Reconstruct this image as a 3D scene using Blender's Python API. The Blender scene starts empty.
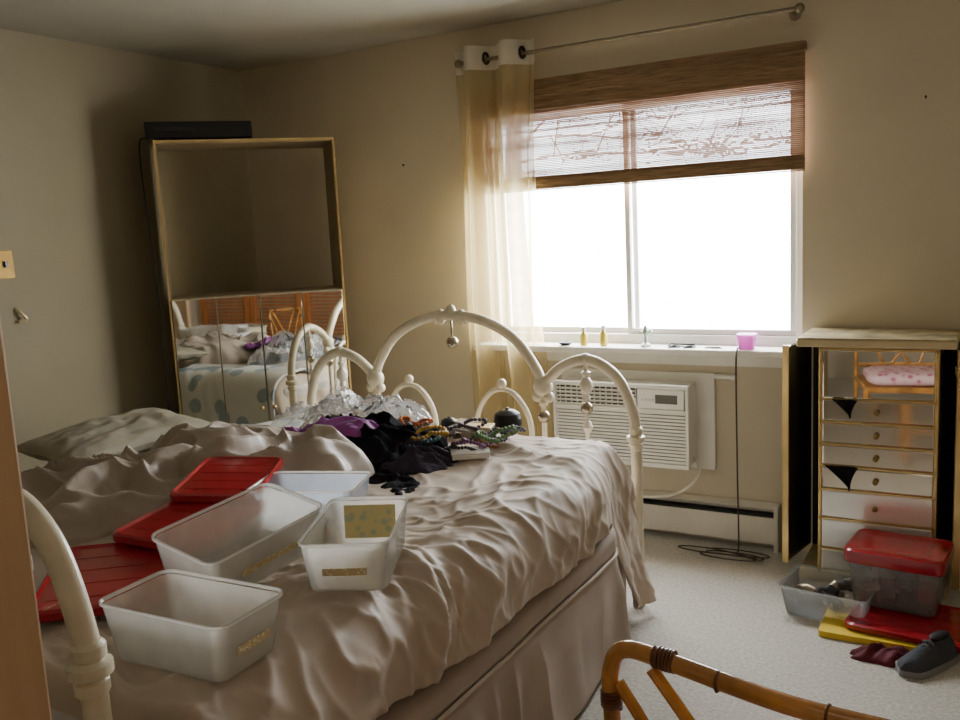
import bpy, bmesh, math, random
from math import sin, cos, pi, sqrt, radians
from mathutils import Vector, Matrix, Euler, noise
random.seed(7)
SC = bpy.context.scene
COL = SC.collection
RM = {}
V = Vector
# ------------------------------------------------------------ materials
def lin(c):
    r = []
    for v in c[:3]:
        v = v/255.0
        r.append(v/12.92 if v <= .04045 else ((v+.055)/1.055)**2.4)
    return (r[0], r[1], r[2], 1)
def base_nodes(name):
    m = bpy.data.materials.new(name); m.use_nodes = True
    nt = m.node_tree; b = nt.nodes['Principled BSDF']
    return m, nt, b
def mat(name, rgb, rough=.5, metal=0, var=.06, vs=8, bump=0, bs=60, sheen=0, coat=0, stretch=None, spec=None):
    m, nt, b = base_nodes(name)
    N = nt.nodes; L = nt.links
    tc = N.new('ShaderNodeTexCoord'); mp = N.new('ShaderNodeMapping')
    L.new(tc.outputs['Object'], mp.inputs['Vector'])
    if stretch: mp.inputs['Scale'].default_value = stretch
    nz = N.new('ShaderNodeTexNoise'); nz.inputs['Scale'].default_value = vs; nz.inputs['Detail'].default_value = 5
    L.new(mp.outputs[0], nz.inputs['Vector'])
    cr = N.new('ShaderNodeValToRGB')
    c = lin(rgb)
    cr.color_ramp.elements[0].position = .3; cr.color_ramp.elements[1].position = .7
    cr.color_ramp.elements[0].color = tuple(max(0, x*(1-2.5*var)) for x in c[:3])+(1,)
    cr.color_ramp.elements[1].color = tuple(min(1, x*(1+2.5*var)) for x in c[:3])+(1,)
    L.new(nz.outputs['Fac'], cr.inputs['Fac']); L.new(cr.outputs['Color'], b.inputs['Base Color'])
    b.inputs['Roughness'].default_value = rough; b.inputs['Metallic'].default_value = metal
    if sheen: b.inputs['Sheen Weight'].default_value = sheen
    if coat: b.inputs['Coat Weight'].default_value = coat
    if spec is not None: b.inputs['Specular IOR Level'].default_value = spec
    if bump:
        n2 = N.new('ShaderNodeTexNoise'); n2.inputs['Scale'].default_value = bs; n2.inputs['Detail'].default_value = 6
        L.new(mp.outputs[0], n2.inputs['Vector'])
        bp = N.new('ShaderNodeBump'); bp.inputs['Strength'].default_value = bump; bp.inputs['Distance'].default_value = .01
        L.new(n2.outputs['Fac'], bp.inputs['Height']); L.new(bp.outputs[0], b.inputs['Normal'])
    return m
def sheer(name, rgb, opac, rough=.4, transl=.5, gloss=0.0, vs=20):
    m, nt, b = base_nodes(name); N = nt.nodes; L = nt.links
    out = N['Material Output']
    b.inputs['Base Color'].default_value = lin(rgb); b.inputs['Roughness'].default_value = rough
    tl = N.new('ShaderNodeBsdfTranslucent'); tl.inputs['Color'].default_value = lin(rgb)
    tr = N.new('ShaderNodeBsdfTransparent'); tr.inputs['Color'].default_value = (1, 1, 1, 1)
    m1 = N.new('ShaderNodeMixShader'); m1.inputs[0].default_value = transl
    L.new(b.outputs[0], m1.inputs[1]); L.new(tl.outputs[0], m1.inputs[2])
    m2 = N.new('ShaderNodeMixShader')
    tc = N.new('ShaderNodeTexCoord'); nz = N.new('ShaderNodeTexNoise'); nz.inputs['Scale'].default_value = vs
    L.new(tc.outputs['Object'], nz.inputs['Vector'])
    mr = N.new('ShaderNodeMapRange'); mr.inputs[3].default_value = max(0, opac-.08); mr.inputs[4].default_value = min(1, opac+.08)
    L.new(nz.outputs['Fac'], mr.inputs[0]); L.new(mr.outputs[0], m2.inputs[0])
    L.new(tr.outputs[0], m2.inputs[1]); L.new(m1.outputs[0], m2.inputs[2])
    last = m2
    if gloss:
        g = N.new('ShaderNodeBsdfGlossy'); g.inputs['Roughness'].default_value = .12
        lw = N.new('ShaderNodeLayerWeight'); lw.inputs[0].default_value = .25
        mu = N.new('ShaderNodeMath'); mu.operation = 'MULTIPLY'; mu.inputs[1].default_value = gloss
        L.new(lw.outputs['Fresnel'], mu.inputs[0])
        m3 = N.new('ShaderNodeMixShader'); L.new(mu.outputs[0], m3.inputs[0])
        L.new(m2.outputs[0], m3.inputs[1]); L.new(g.outputs[0], m3.inputs[2]); last = m3
    L.new(last.outputs[0], out.inputs['Surface'])
    return m
def mirror_mat(name, tint, metal=1.0, r0=.005, r1=.04):
    m, nt, b = base_nodes(name); N = nt.nodes; L = nt.links
    b.inputs['Metallic'].default_value = metal
    tc = N.new('ShaderNodeTexCoord'); nz = N.new('ShaderNodeTexNoise'); nz.inputs['Scale'].default_value = 6
    L.new(tc.outputs['Object'], nz.inputs['Vector'])
    mr = N.new('ShaderNodeMapRange'); mr.inputs[3].default_value = r0; mr.inputs[4].default_value = r1
    L.new(nz.outputs['Fac'], mr.inputs[0]); L.new(mr.outputs[0], b.inputs['Roughness'])
    b.inputs['Base Color'].default_value = lin(tint)
    return m
def pattern_mat(name, c1, c2, kind='floral', scale=20, rough=.7, p0=.25, p1=.4):
    m, nt, b = base_nodes(name); N = nt.nodes; L = nt.links
    tc = N.new('ShaderNodeTexCoord')
    cr = N.new('ShaderNodeValToRGB'); cr.color_ramp.elements[0].color = lin(c1); cr.color_ramp.elements[1].color = lin(c2)
    w = N.new('ShaderNodeTexVoronoi'); w.inputs['Scale'].default_value = scale
    L.new(tc.outputs['Object'], w.inputs['Vector']); L.new(w.outputs['Distance'], cr.inputs['Fac'])
    cr.color_ramp.elements[0].position = p0; cr.color_ramp.elements[1].position = p1
    L.new(cr.outputs[0], b.inputs['Base Color']); b.inputs['Roughness'].default_value = rough
    return m
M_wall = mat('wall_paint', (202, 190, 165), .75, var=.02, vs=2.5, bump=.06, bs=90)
M_walll = mat('wall_paint_baked_shade', (158, 148, 122), .75, var=.02, vs=2.5, bump=.06, bs=90)  # same wall paint, darkened so the colour carries the left wall's shade
M_ceil = mat('ceiling_paint', (162, 156, 140), .85, var=.02, vs=3, bump=.1, bs=70)  # ceiling colour darkened along with the left wall, shade put into the paint
M_carpet = mat('carpet', (197, 191, 179), .95, var=.09, vs=85, bump=.8, bs=200, sheen=.2)
M_trim = mat('white_trim', (234, 230, 220), .45, var=.02)
M_vinyl = mat('white_vinyl', (234, 231, 225), .35, var=.015)
M_heater = mat('heater_enamel', (222, 215, 201), .4, var=.03)
M_dark = mat('dark_gap', (24, 22, 20), .7)
M_iron = mat('cream_iron', (229, 219, 192), .35, var=.05, vs=14, bump=.08, bs=40, coat=.2)
M_ceramic = mat('ceramic', (232, 224, 206), .2, coat=.4)
M_crystal = mat('cut_glass', (170, 158, 136), .05, metal=.7)
M_duvet = mat('satin_duvet', (186, 169, 150), .58, var=.03, vs=5, bump=.04, bs=200, sheen=.15, spec=.35)
M_sheet = mat('satin_sheet', (164, 150, 134), .42, var=.05, vs=5, bump=.05, bs=200, sheen=.15)
M_skirt = mat('bed_skirt', (168, 152, 138), .75, var=.04, vs=6, sheen=.1, spec=.2)
M_matt = mat('mattress_ticking', (196, 190, 184), .8)
M_pilc = mat('cream_pillow', (150, 142, 122), .75, var=.03, bump=.1, bs=30)
M_black = mat('black_cloth', (22, 20, 24), .9, var=.2, bump=.3, bs=60, spec=.15)
M_navy = mat('dark_grey_knit', (56, 50, 62), .9, var=.15, bump=.3, bs=120, spec=.15)
M_purple = mat('purple_cloth', (128, 38, 124), .6, var=.12, sheen=.3)
M_bag = sheer('clear_plastic_bag', (240, 242, 244), .24, .1, .4, gloss=1.0)
M_bin = sheer('clear_bin_plastic', (255, 251, 240), .42, .25, .66, gloss=.8)
M_binb = sheer('bluish_bin_plastic', (232, 242, 255), .45, .25, .66, gloss=.8)
M_binrim = sheer('frosted_rim', (255, 253, 246), .72, .2, .66, gloss=.8)
M_bing = sheer('grey_bin_plastic', (214, 218, 218), .32, .2, .5, gloss=.9)
M_red = mat('red_plastic', (164, 16, 34), .22, var=.05, coat=.45)
M_label = pattern_mat('label_print', (238, 232, 206), (204, 186, 138), 'floral', 130, .6)
M_yellow = pattern_mat('yellow_paper', (204, 212, 176), (238, 226, 164), 'floral', 40, .7, .28, .42)
M_gold = mat('brass', (232, 202, 138), .26, metal=.7, var=.06)
M_brassdk = mat('old_brass', (150, 126, 76), .4, metal=.9, var=.15)
M_plate = mat('switch_brass', (126, 98, 42), .4, metal=.5, var=.12, spec=.3)
M_champ = mat('champagne_trim', (212, 196, 156), .4, metal=.5, var=.05)
M_mirror = mirror_mat('mirror_glass', (240, 240, 234))
M_silver = mirror_mat('silvered_drawer_glass', (244, 243, 238), .55, .16, .28)  # lower drawers: whitish base stands in for bright reflections
M_silver2 = mirror_mat('silvered_panel_glass', (226, 216, 198), .9, .04, .12)  # upper drawers: brownish tint stands in for dark reflections
M_worn = mat('worn_mirror_top', (184, 170, 132), .38, metal=.6, var=.2, vs=12)
M_antique = mat('antique_mirror', (84, 72, 50), .18, metal=.8, var=.12, vs=5)
M_chestside = mat('dark_felt', (40, 34, 28), .8)
M_tan = mat('tan_board', (150, 134, 106), .6, var=.05, vs=4)
M_door = mat('oak_door', (198, 166, 126), .55, var=.05, vs=5, stretch=(6, 6, .6))
M_orange = mat('orange_pine', (204, 132, 74), .45, var=.12, vs=5, stretch=(6, 6, .8))
M_rattan = mat('rattan', (200, 138, 66), .2, var=.22, vs=9, coat=.7, bump=.1, bs=30)
M_bind = mat('rattan_binding', (112, 66, 32), .45, var=.12, vs=40, coat=.3)
M_cane = mat('woven_cane', (190, 140, 76), .6, var=.12, vs=60, bump=.5, bs=90)
M_pink = pattern_mat('pink_floral', (196, 92, 120), (236, 196, 196), 'floral', 22, .8)
M_dots = pattern_mat('dotted_quilt', (168, 182, 190), (230, 229, 223), 'floral', 8, .8, .36, .4)
M_elec = mat('black_electronics', (16, 16, 18), .35, var=.05)
M_tray = mat('disc_tray_plastic', (34, 34, 38), .3)
M_cable = mat('black_cable', (26, 24, 24), .5)
M_wcable = mat('white_cable', (222, 214, 198), .5)
M_ac = mat('ac_plastic', (238, 235, 226), .4, var=.02)
M_acdk = mat('ac_shadow', (92, 89, 85), .6)
M_bot = mat('yellow_liquid', (206, 182, 72), .2, coat=.5)
M_cap = mat('white_cap', (232, 228, 220), .35)
M_grn = mat('pale_green_glaze', (176, 196, 176), .25, coat=.3)
M_pinkp = sheer('pink_plastic', (226, 130, 210), .7, .3, .5, gloss=.5)
M_nickel = mat('brushed_nickel', (150, 138, 118), .35, metal=.9)
M_grom = mat('bronze_ring', (58, 46, 36), .35, metal=.8)
M_sheer = sheer('sheer_curtain', (240, 224, 176), .56, .6, .68, vs=3)
M_head = sheer('curtain_header', (234, 228, 212), .95, .7, .3)
M_shoe = mat('grey_canvas', (58, 60, 66), .8, var=.08, bump=.3, bs=150)
M_sole = mat('rubber_sole', (130, 128, 126), .6)
M_maroon = mat('maroon_cloth', (92, 22, 34), .8, var=.1)
M_ylw = mat('yellow_folder', (224, 190, 40), .5, var=.05)
M_clut = mat('grey_clutter', (84, 80, 78), .6, var=.2, vs=20)
M_bark = mat('tree_bark', (156, 138, 132), .9, var=.15)
def bamboo(name, c, ct, tf):
    m = mat(name, c, .6, var=.2, vs=10, stretch=(1.2, 1, 30))
    nt = m.node_tree; N = nt.nodes; L = nt.links
    b = N['Principled BSDF']; tl = N.new('ShaderNodeBsdfTranslucent'); tl.inputs['Color'].default_value = lin(ct)
    mx = N.new('ShaderNodeMixShader'); mx.inputs[0].default_value = tf
    L.new(b.outputs[0], mx.inputs[1]); L.new(tl.outputs[0], mx.inputs[2]); L.new(mx.outputs[0], N['Material Output'].inputs['Surface'])
    return m
M_bamboo = bamboo('bamboo_sticks', (144, 114, 80), (150, 110, 68), .1)
M_bambool = bamboo('bamboo_sticks_thin', (148, 112, 82), (170, 118, 80), .16)
def glass():
    m, nt, b = base_nodes('window_glass'); N = nt.nodes; L = nt.links
    tr = N.new('ShaderNodeBsdfTransparent'); g = N.new('ShaderNodeBsdfGlossy'); g.inputs['Roughness'].default_value = .02
    mx = N.new('ShaderNodeMixShader'); mx.inputs[0].default_value = .04
    L.new(tr.outputs[0], mx.inputs[1]); L.new(g.outputs[0], mx.inputs[2]); L.new(mx.outputs[0], N['Material Output'].inputs['Surface'])
    return m
M_glass = glass()

# ------------------------------------------------------------ mesh helpers
def catmull(pts, k=6, closed=False):
    P = [V(p) for p in pts]; n = len(P); out = []
    rng = n if closed else n-1
    for i in range(rng):
        if closed: a, b, c, d = P[i-1], P[i], P[(i+1) % n], P[(i+2) % n]
        else: a, b, c, d = P[max(i-1, 0)], P[i], P[i+1], P[min(i+2, n-1)]
        for j in range(k):
            t = j/k
            out.append(.5*((2*b)+(c-a)*t+(2*a-5*b+4*c-d)*t*t+(3*b-a-3*c+d)*t**3))
    if not closed: out.append(P[-1])
    return out
class MB:
    def __init__(s, M=None): s.v = []; s.f = []; s.M = M
    def add(s, vs, fs):
        o = len(s.v)
        for p in vs:
            p = V(p); s.v.append(s.M @ p if s.M else p)
        for f in fs: s.f.append([i+o for i in f])
        return s
    def box(s, c, d, rz=0, R=None):
        hx, hy, hz = d[0]/2, d[1]/2, d[2]/2
        R = R or Matrix.Rotation(rz, 3, 'Z'); c = V(c)
        vs = [c+R @ V((x*hx, y*hy, z*hz)) for z in (-1, 1) for x, y in ((-1, -1), (1, -1), (1, 1), (-1, 1))]
        return s.add(vs, [(3, 2, 1, 0), (4, 5, 6, 7), (0, 1, 5, 4), (1, 2, 6, 5), (2, 3, 7, 6), (3, 0, 4, 7)])
    def bb(s, x0, x1, y0, y1, z0, z1):
        return s.box(((x0+x1)/2, (y0+y1)/2, (z0+z1)/2), (x1-x0, y1-y0, z1-z0))
    def loft(s, rings, cap0=True, cap1=True, wrap=False):
        n = len(rings[0]); vs = [p for r in rings for p in r]; fs = []
        R = len(rings)
        for i in range(R if wrap else R-1):
            a = i*n; b = ((i+1) % R)*n
            for j in range(n):
                k = (j+1) % n
                fs.append((a+j, a+k, b+k, b+j))
        if not wrap:
            if cap0: fs.append(list(range(n))[::-1])
            if cap1: fs.append([(R-1)*n+j for j in range(n)])
        return s.add(vs, fs)
    def tube(s, pts, r, n=10, closed=False):
        P = [V(p) for p in pts]; m = len(P); rings = []; nrm = None
        for i in range(m):
            if closed: t = P[(i+1) % m]-P[i-1]
            else: t = P[min(i+1, m-1)]-P[max(i-1, 0)]
            t.normalize()
            if nrm is None: nrm = t.orthogonal().normalized()
            else:
                nrm = nrm-t*nrm.dot(t)
                nrm = nrm.normalized() if nrm.length > 1e-6 else t.orthogonal().normalized()
            bn = t.cross(nrm); rr = r[i] if isinstance(r, (list, tuple)) else r
            rings.append([P[i]+nrm*cos(2*pi*j/n)*rr+bn*sin(2*pi*j/n)*rr for j in range(n)])
        return s.loft(rings, wrap=closed)
    def lathe(s, prof, c, n=16, R=None):
        c = V(c); R = R or Matrix.Identity(3); rings = []
        for r, z in prof: rings.append([c+R @ V((r*cos(2*pi*j/n), r*sin(2*pi*j/n), z)) for j in range(n)])
        return s.loft(rings)
    def ball(s, c, r, n=12, m=8, sc=(1, 1, 1)):
        prof = [(max(1e-4, r*sin(pi*i/m)), -r*cos(pi*i/m)) for i in range(m+1)]
        c = V(c); rings = []
        for a, z in prof: rings.append([c+V((a*cos(2*pi*j/n)*sc[0], a*sin(2*pi*j/n)*sc[1], z*sc[2])) for j in range(n)])
        return s.loft(rings)
    def torus(s, c, R, r, axis='Z', n=24, m=8):
        pts = []
        for i in range(n):
            a = 2*pi*i/n
            p = {'Z': V((cos(a)*R, sin(a)*R, 0)), 'X': V((0, cos(a)*R, sin(a)*R)), 'Y': V((cos(a)*R, 0, sin(a)*R))}[axis]
            pts.append(V(c)+p)
        return s.tube(pts, r, m, closed=True)
    def grid(s, fn, nu, nv):
        vs = [fn(i/nu, j/nv) for j in range(nv+1) for i in range(nu+1)]
        fs = [(j*(nu+1)+i, j*(nu+1)+i+1, (j+1)*(nu+1)+i+1, (j+1)*(nu+1)+i) for j in range(nv) for i in range(nu)]
        return s.add(vs, fs)
    def build(s, name, m, parent=None, origin=None, local=False, smooth=True, bevel=0, recalc=True, thick=0, ang=38):
        if parent is not None:
            Mx = RM[parent.name]
            inv = Mx.inverted()
            vs = s.v if local else [inv @ p for p in s.v]
        else:
            Mx = Matrix.Translation(V(origin or (0, 0, 0)))
            vs = s.v if local else [p-V(origin or (0, 0, 0)) for p in s.v]
        me = bpy.data.meshes.new(name); me.from_pydata([tuple(p) for p in vs], [], s.f); me.validate()
        if recalc:
            bm = bmesh.new(); bm.from_mesh(me); bmesh.ops.recalc_face_normals(bm, faces=bm.faces); bm.to_mesh(me); bm.free()
        if smooth:
            for p in me.polygons: p.use_smooth = True
            me.set_sharp_from_angle(angle=radians(ang))
        me.materials.append(m)
        o = bpy.data.objects.new(name, me); COL.objects.link(o)
        if parent is not None: o.parent = parent
        else: o.location = origin or (0, 0, 0)
        RM[o.name] = Mx
        if bevel:
            b = o.modifiers.new('bevel', 'BEVEL'); b.width = bevel; b.segments = 2; b.limit_method = 'ANGLE'
        if thick:
            b = o.modifiers.new('solid', 'SOLIDIFY'); b.thickness = thick; b.offset = 0
        return o
def thing(name, label, cat, loc=(0, 0, 0), rot=(0, 0, 0), group=None):
    o = bpy.data.objects.new(name, None); COL.objects.link(o); o.location = loc; o.rotation_euler = rot
    o.empty_display_size = .1
    RM[o.name] = Matrix.Translation(V(loc)) @ Euler(rot).to_matrix().to_4x4()
    return tag(o, label, cat, group)
def tag(o, label, cat, group=None):
    o['label'] = label; o['category'] = cat
    if group: o['group'] = group
    return o
def struct(o, label=None):
    o['kind'] = 'structure'
    if label: o['label'] = label
    return o
def sm(t):
    t = max(0, min(1, t)); return t*t*(3-2*t)
def nz(x, y, z=0): return noise.noise(V((x, y, z)))
def rr(w, l, r, z, n=4, cx=0, cy=0):
    out = []
    for sx, sy, a0 in ((1, 1, 0), (-1, 1, pi/2), (-1, -1, pi), (1, -1, 1.5*pi)):
        for i in range(n+1):
            a = a0+pi/2*i/n
            out.append(V((cx+sx*(w/2-r)+r*cos(a), cy+sy*(l/2-r)+r*sin(a), z)))
    return out

# ------------------------------------------------------------ camera
H = 1.453
cam = bpy.data.cameras.new('camera'); co = bpy.data.objects.new('camera', cam); COL.objects.link(co)
cr_ = V((.8651, .4992, -.0497)); cd = V((.029, -.1486, -.9885)); cf = V((-.5008, .8537, -.143))
cf.normalize(); cr_ = (cr_-cf*cr_.dot(cf)).normalized(); up = cr_.cross(cf)
R = Matrix((cr_, up, -cf)).transposed()
co.matrix_world = Matrix.Translation((0, 0, H)) @ R.to_4x4()
cam.lens = 33.0; cam.sensor_width = 36; cam.clip_start = .05
SC.camera = co

# ------------------------------------------------------------ setting
XL, XR, YB, YF, CH = -3.78, 1.2, 3.885, -1.3, 2.44
WX0, WX1, WZ0, WZ1 = -2.2, -.69, .9, 2.05
struct(MB().bb(XL-.12, XR+.12, YF-.12, YB+.14, -.1, 0).build('floor', M_carpet, smooth=False), 'pale grey-cream carpet floor')
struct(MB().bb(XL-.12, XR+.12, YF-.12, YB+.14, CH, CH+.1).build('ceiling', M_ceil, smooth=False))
m = MB()
m.bb(XL-.12, WX0, YB, YB+.14, 0, CH); m.bb(WX1, XR+.12, YB, YB+.14, 0, CH)
m.bb(WX0, WX1, YB, YB+.14, 0, WZ0-.03); m.bb(WX0, WX1, YB, YB+.14, WZ1, CH)
struct(m.build('wall_back', M_wall, smooth=False), 'beige painted wall around the window')
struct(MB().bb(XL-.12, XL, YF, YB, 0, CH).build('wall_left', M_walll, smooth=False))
struct(MB().bb(XR, XR+.12, YF, YB, 0, CH).build('wall_right', M_wall, smooth=False))
struct(MB().bb(XL, XR, YF-.12, YF, 0, CH).build('wall_front', M_wall, smooth=False))
# window
w = thing('window_1', '', '', ((WX0+WX1)/2, YB+.05, WZ0)); del w['category']; struct(w, 'white two-pane sliding window blown out with daylight')
xm = -1.462; fw = .032
y0, y1 = YB+.03, YB+.11
m = MB(); m.bb(WX0, WX1, y0, y1, WZ0-.03, WZ0+.045); m.bb(WX0, WX1, y0, y1, WZ1-.05, WZ1)
m.bb(WX0, WX0+fw, y0, y1, WZ0+.045, WZ1-.05); m.bb(WX1-fw, WX1, y0, y1, WZ0+.045, WZ1-.05)
m.build('window_frame', M_vinyl, w, smooth=False, bevel=.004)
for a, b, yy in ((WX0+fw, xm+.025, y0+.045), (xm-.025, WX1-fw, y0+.012)):
    m = MB(); z0, z1 = WZ0+.045, WZ1-.05; t = .026
    m.bb(a, b, yy, yy+.025, z0, z0+t); m.bb(a, b, yy, yy+.025, z1-t, z1); m.bb(a, a+t, yy, yy+.025, z0+t, z1-t); m.bb(b-t, b, yy, yy+.025, z0+t, z1-t)
    s_ = m.build('sash', M_vinyl, w, smooth=False, bevel=.003)
    MB().bb(a+t, b-t, yy+.011, yy+.014, z0+t, z1-t).build('pane', M_glass, s_, smooth=False)
o = MB().bb(WX0-.05, WX1+.015, YB-.115, YB+.03, WZ0-.03, WZ0).build('trim_1', M_trim, smooth=False, bevel=.006); struct(o, 'white window sill board')
MB().bb(WX0-.03, WX1, YB-.02, YB-.001, WZ0-.085, WZ0-.03).build('sill_apron', M_trim, o, smooth=False)
# wooden door at the left edge, closet doors behind the camera
d = MB().bb(-.732, -.692, -.36, .42, .012, 2.04).build('door_1', M_door, origin=(-.712, .03, 0), smooth=False, bevel=.003); struct(d, 'brown wooden door standing open at the left edge')
MB().ball((-.662, -.1, .98), .028).tube([(-.694, -.1, .98), (-.662, -.1, .98)], .012).build('door_handle', M_brassdk, d)
for k, ya in enumerate((-1.2, -.46, .28)):
    wd = .72
    Mx = Matrix.Translation((XR, ya, 0)) @ Matrix.Rotation(pi/2, 4, 'Z')
    d = MB(Mx)
    yA, yB_ = .0, .035
    d.bb(0, .07, yA, yB_, .02, 2.05); d.bb(wd-.07, wd, yA, yB_, .02, 2.05)
    for za, zb in ((.02, .14), (1.0, 1.1), (1.95, 2.05)): d.bb(.07, wd-.07, yA, yB_, za, zb)
    for q in range(46):
        z = .16+q*.0395
        if not .97 < z < 1.12 and z < 1.94:
            d.box((wd/2, .018, z+.012), (wd-.14, .028, .006), R=Matrix.Rotation(-.7, 3, 'X'))
    struct(d.build('door_%d' % (k+2), M_orange, origin=(XR, ya+wd/2, 0), smooth=False), 'orange louvered closet door')

# ------------------------------------------------------------ tree outside
tr = thing('tree', 'bare tree outside, its branches faint behind the bamboo blind', 'tree', (-6.6, 12.5, -3))
tm = MB(); tm.tube(catmull([(-6.6, 12.5, -3), (-6.5, 12.5, 0), (-6.55, 12.5, 2.4), (-6.3, 12.4, 4.2)], 5), [.2-.006*i for i in range(16)], 8); tm.build('trunk', M_bark, tr)
bm_ = MB()
def branch(p, d, L_, r, dep):
    pts = [V(p)]; dd = V(d).normalized()
    for i in range(5):
        dd = (dd+V((random.uniform(-.22, .22), random.uniform(-.22, .22), random.uniform(-.1, .22)))).normalized()
        q = pts[-1]+dd*L_/5
        if q.z < 2.38: q.z = 2.38+random.uniform(0, .1)
        pts.append(q)
    bm_.tube(pts, [r*(1-.13*i) for i in range(6)], 5)
    if dep:
        for i in (1, 2, 3, 4, 5):
            a = random.uniform(-1.2, 1.2)
            nd = V((dd.x*cos(a)-dd.z*sin(a), dd.y+random.uniform(-.4, .4), dd.x*sin(a)+dd.z*cos(a)))
            branch(pts[i], nd, L_*random.uniform(.45, .7), r*.6, dep-1)
for k in range(11):
    branch((-6.52+.02*k, 12.45, 2.5+.17*k), (1, random.uniform(-.3, .3), random.uniform(-.05, .5)), random.uniform(2.4, 4.4), .022, 3)
bm_.build('branches', M_bark, tr)

# ------------------------------------------------------------ bed
bed = thing('bed', 'double bed with cream arched iron ends and a grey-beige skirt', 'bed', (-1.93, 1.95, 0))
def iron_end(name, y, zs, sx, rad, zc=.66):
    cx = -1.93
    def P(x, z): return (cx+(x-cx)*sx, y, z*zs)
    side = [(-1.14, .0), (-1.14, .35), (-1.14, .66), (-1.155, .78), (-1.215, .895), (-1.32, .953), (-1.43, .925), (-1.52, .848)]
    mid = [(-1.52, .848), (-1.555, .925), (-1.64, 1.03), (-1.775, 1.1), (-1.93, 1.122)]
    mid = mid+[(-3.86-x, z) for x, z in mid[-2::-1]]
    m = MB()
    for mir in (0, 1):
        pts = [P(-3.86-x if mir else x, z) for x, z in side]
        m.tube(catmull(pts, 7), rad, 12)
    m.tube(catmull([P(x, z) for x, z in mid], 7), rad, 12)
    fb = m.build(name, M_iron, bed)
    for x in (-1.52, -2.34): MB().tube([P(x, .848), P(x, .3)], .011, 8).build('upright', M_iron, fb)
    for z, r in ((.3, .014), (.42, .01)): MB().tube([P(-2.72, z), P(-1.14, z)], r, 8).build('cross_rail', M_iron, fb)
    for c in (-2.16, -1.705):
        hp = [(c-.13, .32), (c-.13, .6), (c-.115, .72), (c-.06, .8), (c, .822), (c+.06, .8), (c+.115, .72), (c+.13, .6), (c+.13, .32)]
        MB().tube(catmull([P(x, z) for x, z in hp], 5), .011, 8).ball(P(c, .845), .02).build('inner_hoop', M_iron, fb)
    for x in (-1.335, -2.525):
        MB().tube([P(x, .945), P(x, .3)], .009, 8).build('spindle', M_iron, fb)
        MB().lathe([(.004, 0), (.016, .01), (.012, .03), (.026, .05), (.026, .075), (.012, .095), (.018, .115), (.004, .125)], P(x, .79), 12).build('ceramic_sleeve', M_ceramic, fb)
        MB().ball(P(x, .765), .024).build('crystal_ball', M_crystal, fb)
        MB().lathe([(.004, 0), (.014, .01), (.022, .03), (.014, .05), (.004, .06)], P(x, .66), 12).build('ceramic_drop', M_ceramic, fb)
        m = MB()
        m.ball(P(x, .955), .024); m.build('knob', M_iron, fb)
    for x in (-1.52, -2.34):
        m = MB(); m.ball(P(x, .842), .042, sc=(1, .8, 1)); m.ball(P(x-.025, .80), .022); m.ball(P(x+.025, .80), .022); m.ball(P(x, .775), .018)
        m.build('joint_rosette', M_iron, fb)
        MB().ball(P(x, .72), .026).build('crystal_ball', M_crystal, fb)
    m = MB()
    for a in (-.05, 0, .05): m.ball(P(-1.93+a, 1.135-abs(a)*.4), .03, sc=(.8, .7, 1.1))
    for a in (-.07, .07): m.ball(P(-1.93+a, 1.105), .02)
    m.build('crest', M_iron, fb)
    m = MB(); m.ball(P(-1.93, 1.01), .026); m.tube([P(-1.93, 1.03), P(-1.93, 1.1)], .005); m.build('crystal_ball', M_crystal, fb)
    for x in (-1.14, -2.72):
        prof = []
        for z, r in ((-.03, rad+.006), (0, rad+.014), (.03, rad+.006)):
            prof += [(rad*.95, z-.017), (r, z-.009), (r, z+.009), (rad*.95, z+.017)]
        xo = -.004 if zc > .68 else 0
        MB().lathe(prof, P(x+xo*(1 if x > -1.9 else -1), zc), 14).build('collar', M_iron, fb)
        MB().lathe([(rad*.9, -.018), (rad+.01, -.009), (rad+.01, .009), (rad*.9, .018)], P(x, .09), 14).build('foot_ring', M_iron, fb)
iron_end('footboard', 3.07, 1, 1, .021)
iron_end('headboard', .82, 1.11, .885, .022, .715)
MB().bb(-2.70, -1.20, .88, 3.00, .41, .62).build('mattress', M_matt, bed, smooth=False, bevel=.03)
MB().bb(-2.69, -1.20, .88, 3.00, .17, .4).build('box_spring', M_matt, bed, smooth=False, bevel=.015)
for x in (-1.19, -2.71): MB().bb(x-.012, x+.012, .84, 3.06, .2, .24).build('side_rail', M_iron, bed, smooth=False)
def sk_x(v, e):
    return -1.135+.058*sm(v/.12)-.10*e
def skirt(u, v):
    y = .9+2.12*u; z = .46-.44*v
    e = sm((y-2.66)/.24)
    ph = y*38+7*nz(y*1.7, 0)+2.0*nz(y*3, z*3, 8)
    am = .6+1.1*nz(y*2.3, 7); g = sm((v-.26)/.3)
    f = (.012*am*(1-abs(sin(ph/2))*1.7)+.022*nz(y*3, z*2, 4))*g*(1-.7*e)+.006*nz(y*5, z*5, 2)
    seam = -.012*math.exp(-((v-.26)/.02)**2)
    return (sk_x(v, e)+f+seam+.04*g*v*(1-e), y, z+.006*nz(y*6, 3)*(1-v))
SK = MB().grid(skirt, 460, 40).build('bed_skirt', M_skirt, bed, recalc=False, thick=.004, ang=180)
MB().tube([(sk_x(.26, sm((y-2.66)/.24))+.002+.006*nz(y*5, (.46-.44*.26)*5, 2), y, .46-.44*.26) for y in [.9+2.1*i/80 for i in range(81)]], .006, 6).build('piping', M_duvet, SK)

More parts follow.
